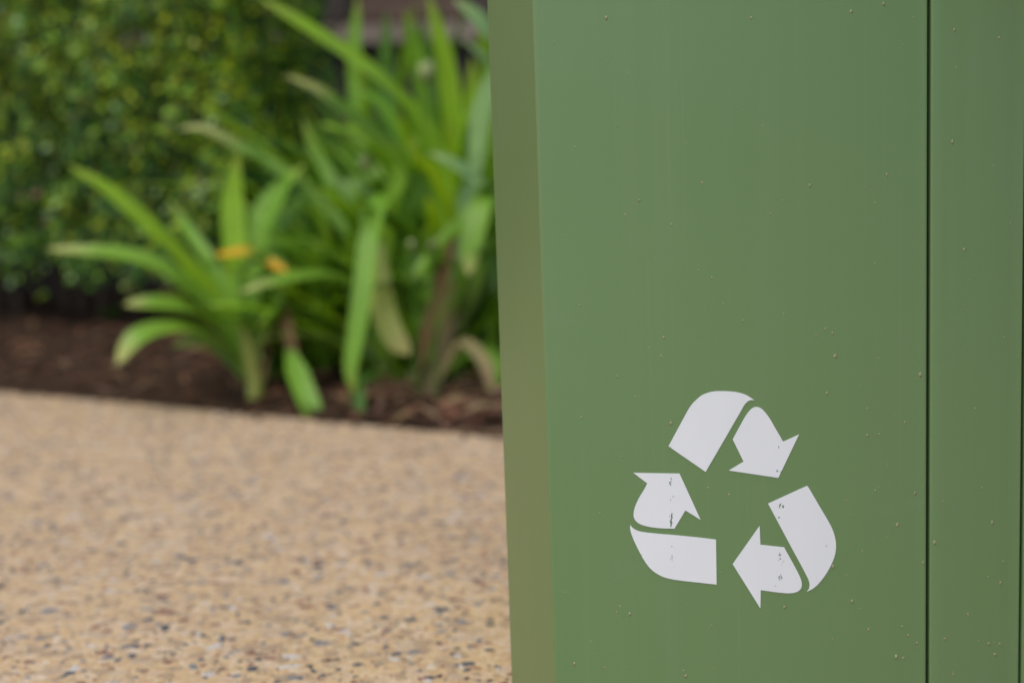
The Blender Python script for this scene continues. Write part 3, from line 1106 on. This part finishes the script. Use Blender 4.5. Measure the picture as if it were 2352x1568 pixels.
def prism(outline, z0, z1, name, mat, bev=.003):
    bm = bmesh.new()
    lo = [bm.verts.new(P3(a, z0, b)) for a, b in outline]
    hi = [bm.verts.new(P3(a, z1, b)) for a, b in outline]
    bm.faces.new(lo[::-1]); bm.faces.new(hi)
    k = len(outline)
    for i in range(k):
        j = (i + 1) % k
        bm.faces.new((lo[i], lo[j], hi[j], hi[i]))
    bmesh.ops.recalc_face_normals(bm, faces=bm.faces)
    if bev: bmesh.ops.bevel(bm, geom=bm.edges[:], offset=bev, segments=3, affect='EDGES')
    return blink(name, mesh_bm(name, bm), mat)


uL, uR = uc - CH, u_end
wb = wsurf(uR) - .024
prism([(uL + .006, A0.y - .024)] + [(u_, wsurf(u_) - .024) for u_ in np.linspace(uc + .02, uR - .005, 24)] + [(uR - .005, -DEPTH), (uL + .006, -DEPTH)], .006, Z1 - .003, 'body', M['dark'], 0)
# outer side walls and back in green sheet
prism([(uL + .002, A0.y - .026), (uL + .0055, A0.y - .026), (uL + .0055, -DEPTH - .003), (uL + .002, -DEPTH - .003)], .008, Z1, 'side_wall', M['paint'], .0008)
prism([(uR - .0035, wb), (uR, wb), (uR, -DEPTH - .003), (uR - .0035, -DEPTH - .003)], .008, Z1, 'side_wall', M['paint'], .0008)
prism([(uL + .02, A0.y - .03), (uR - .02, wsurf(uR) - .04), (uR - .02, -DEPTH + .02), (uL + .02, -DEPTH + .02)], .0, .0055, 'plinth', M['dark'], .001)
HO = .03
prism([(ue1 + .004, wsurf(ue1) + .002), (ue1 + .004, .075), (u_end, .075), (u_end, wsurf(u_end) + .002)], .60, .78, 'added_shade_hood', M['paint'], .006)  # added hood, out of view, shades the top right corner
prism([(uL - .012, A0.y - .005), (uc - .004, HO), (uR + .012, HO), (uR + .012, -DEPTH - .015), (uL - .012, -DEPTH - .015)], Z1 + .004, Z1 + .05, 'lid', M['paint'], .006)

# ---- recycling arrows: flat white print on the door
n = M['decal_nt']
sc = 0.38265 / 1.08844


def zpt(x, y):
    return 1540 / 1.08844 + x * sc, 940 / 1.08844 + y * sc


ARROWS = [
    [(343, 457), (407, 338), (470, 222), (494, 186), (520, 158), (560, 125), (610, 105), (650, 98), (690, 97), (745, 99), (790, 104), (850, 122), (905, 157), (880, 156), (858, 166), (838, 188), (815, 228), (700, 427), (585, 624)],
    [(762, 412), (803, 337), (845, 262), (875, 222), (897, 205), (917, 200), (940, 206), (965, 225), (1000, 270), (1040, 338), (1092, 427), (1195, 380), (1060, 663), (737, 615), (833, 557)],
    [(113, 630), (415, 635), (553, 937), (453, 875), (382, 994), (300, 992), (220, 983), (165, 968), (135, 950), (118, 925), (115, 895), (125, 850), (150, 795), (185, 737), (204, 699)],
    [(93, 969), (105, 985), (130, 1003), (170, 1015), (250, 1025), (400, 1038), (560, 1054), (653, 1066), (657, 1359), (540, 1346), (400, 1330), (320, 1313), (265, 1287), (220, 1250), (180, 1195), (140, 1120), (108, 1050), (93, 1000)],
    [(938, 976), (943, 1099), (1098, 1116), (1180, 1265), (1205, 1318), (1213, 1350), (1210, 1380), (1190, 1402), (1160, 1413), (1110, 1415), (1040, 1408), (945, 1395), (943, 1515), (762, 1226)],
    [(993, 831), (1247, 715), (1255, 722), (1325, 841), (1395, 960), (1418, 1010), (1432, 1060), (1437, 1110), (1430, 1165), (1410, 1220), (1375, 1285), (1330, 1345), (1290, 1383), (1248, 1405), (1262, 1382), (1263, 1350), (1250, 1312), (1150, 1125)],
]


def smooth_poly(P):
    k = len(P)
    P = [Vector((a, b, 0)) for a, b in P]
    corner = []
    for i in range(k):
        a = P[i] - P[i - 1]; b = P[(i + 1) % k] - P[i]
        corner.append(a.angle(b) > R(38))
    out = []
    for i in range(k):
        p1, p2 = P[i], P[(i + 1) % k]
        L = (p2 - p1).length
        m1 = (p2 - p1) if corner[i] else (p2 - P[i - 1]).normalized() * L
        m2 = (p2 - p1) if corner[(i + 1) % k] else (P[(i + 2) % k] - p1).normalized() * L
        n_ = 6
        for j in range(n_):
            t = j / n_
            h00 = 2 * t ** 3 - 3 * t * t + 1; h10 = t ** 3 - 2 * t * t + t; h01 = -2 * t ** 3 + 3 * t * t; h11 = t ** 3 - t * t
            out.append(p1 * h00 + m1 * h10 + p2 * h01 + m2 * h11)
    return out


decals = []
for poly in ARROWS:
    pts = [uvw(hit(*zpt(p.x, p.y))) for p in smooth_poly(poly)]
    bm = bmesh.new()
    vs = [bm.verts.new((a, b, 0)) for a, b, _ in pts]
    es = [bm.edges.new((vs[i], vs[(i + 1) % len(vs)])) for i in range(len(vs))]
    bmesh.ops.triangle_fill(bm, use_beauty=True, use_dissolve=False, edges=es)
    us = [a for a, _, _ in pts]
    x = min(us) + .006
    while x < max(us):
        bmesh.ops.bisect_plane(bm, geom=bm.verts[:] + bm.edges[:] + bm.faces[:], dist=1e-7, plane_co=(x, 0, 0), plane_no=(1, 0, 0))
        x += .006
    for f in bm.faces:
        f.normal_update()
        if f.normal.z < 0: f.normal_flip()
    ext = bmesh.ops.extrude_face_region(bm, geom=bm.faces[:])
    topv = {g for g in ext['geom'] if isinstance(g, bmesh.types.BMVert)}
    for v in bm.verts:
        a, b = v.co.x, v.co.y
        v.co = P3(a, b, wsurf(a) + (.00035 if v in topv else .00005))
    bmesh.ops.recalc_face_normals(bm, faces=bm.faces)
    me = mesh_bm('recycling_arrow', bm)
    o = blink('recycling_arrow', me, n.m, door)
    decals.append(o)

# decal material: chips in two upright bands where the print rubbed off, rust dots
tc = n.t.nodes.new('ShaderNodeTexCoord')
v = tc.outputs['Object']
sx = n.n('ShaderNodeSeparateXYZ', None, Vector=v)
def band(upos, wd):
    dd = n.math('ABSOLUTE', n.math('SUBTRACT', sx.outputs[0], upos))
    return n.math('SUBTRACT', 1.0, n.math('DIVIDE', dd, wd), True)
b1 = band(uvw(hit(*zpt(357, 800)))[0] , .0035)
b2 = band(uvw(hit(*zpt(1068, 1100)))[0], .006)
b3 = band(uvw(hit(*zpt(1055, 500)))[0], .004)
bands = n.math('MAXIMUM', b1, n.math('MAXIMUM', b2, n.math('MULTIPLY', b3, .6)))
mp = n.n('ShaderNodeMapping', None, Vector=v, Scale=(1, 1, .45))
chip = n.noise(mp.outputs[0], 420.0, 3, .6)
thr = n.math('SUBTRACT', .78, n.math('MULTIPLY', bands, .20))
chipm = n.ramp(n.math('SUBTRACT', chip, thr), [(0.0, 0.0), (0.02, 1.0)])
vor = n.n('ShaderNodeTexVoronoi', None, Vector=v, Scale=95.0)
rust = n.ramp(vor.outputs['Distance'], [(0.05, 1.0), (0.12, 0.0)])
sel = n.ramp(n.n('ShaderNodeSeparateColor', None, Color=vor.outputs['Color']).outputs[0], [(0.80, 0.0), (0.84, 1.0)])
white = n.mix(n.noise(v, 25.0, 3), (0.71, 0.73, 0.745), (0.76, 0.78, 0.795))
white = n.mix(n.math('MULTIPLY', n.math('MULTIPLY', rust, sel), .45), white, (0.52, 0.38, 0.20))
white = n.mix(chipm, white, (0.11, 0.16, 0.10))
n.set(n.b, 'Base Color', white)
n.b.inputs['Roughness'].default_value = 0.5
n.b.inputs['Specular IOR Level'].default_value = 0.4

# ---- dirt blobs dried onto the paint
SP = [(1393, 41, 9), (1726, 41, 8), (1273, 98, 5), (1955, 27, 8), (2029, 10, 8), (2097, 41, 5), (2076, 105, 4), (2191, 70, 9), (2294, 87, 8), (2195, 155, 6), (1418, 289, 4), (1751, 289, 4),
      (1613, 420, 6), (1860, 426, 7), (1468, 460, 6), (1437, 493, 6), (1800, 461, 6), (1769, 492, 5), (2037, 401, 6), (2187, 326, 8), (2214, 573, 8), (2282, 380, 4), (2227, 643, 5), (2000, 440, 4),
      (1605, 620, 5), (1635, 638, 5), (1896, 755, 6), (1912, 765, 6), (1918, 818, 10), (2114, 860, 10), (1525, 775, 7), (1518, 818, 6), (1418, 864, 5), (2017, 823, 5), (1899, 903, 7), (2240, 938, 6),
      (1541, 972, 10), (1626, 1120, 7), (1675, 1136, 7), (2078, 970, 5), (1992, 999, 7), (2038, 1068, 4), (1378, 1178, 5), (1305, 1097, 4), (2061, 1205, 9), (2101, 1132, 9), (2278, 1200, 10), (2145, 1245, 12),
      (2120, 1292, 7), (2304, 1290, 7), (1933, 1283, 5), (1913, 1300, 8), (1446, 1409, 7), (1424, 1392, 5), (1416, 1405, 5), (1320, 1523, 9), (1802, 1393, 9), (1957, 1380, 8), (1995, 1445, 7), (2058, 1507, 11),
      (2075, 1510, 8), (2072, 1438, 7), (2086, 1458, 8), (2106, 1476, 7), (2270, 1478, 10), (2284, 1502, 11), (2295, 1478, 7), (2170, 1466, 8), (2157, 1521, 7), (2190, 1548, 8), (2255, 1120, 6), (2165, 1150, 6),
      (1474, 1273, 5), (1580, 1385, 4), (1298, 1360, 4), (1575, 1552, 8), (1570, 1540, 5), (2223, 1410, 6), (2297, 1338, 8), (1985, 1230, 4), (2010, 1126, 5), (2216, 795, 5), (2215, 700, 4), (2306, 775, 4)]
for i in range(110):
    x = random.uniform(1290, 2340)
    y = 1568 * random.random() ** .55
    if 1470 < x < 1920 and 890 < y < 1395 and random.random() < .7: continue
    if 2122 < x < 2142: continue
    SP.append((x, y, random.choice([2.5, 3, 3, 4, 4, 5])))
for nm, par, lo, hi in (('dirt_specks', door, 1200, 2130), ('dirt_specks', post, 2137, 2352)):
    bv, bf, nv = [], [], 0
    for x, y, dpx in SP:
        if not lo < x < hi: continue
        p = hit(x, y)
        r_ = dpx * .5 / F * 1.0
        q = iv * rng.uniform(.75, 1.15, (12, 1)) * r_
        q = q[:, 0:1] * np.array(du) + q[:, 2:3] * np.array((0, 0, random.uniform(.85, 1.6))) + q[:, 1:2] * random.choice((.12, .2, .35, .6)) * np.array(dw)
        bv.append(q + np.array(p)); bf.append(itf + nv); nv += 12
    me = mesh_np(nm, np.vstack(bv), np.vstack(bf), True)
    tag(blink(nm, me, M['speck'], par), kind='stuff')
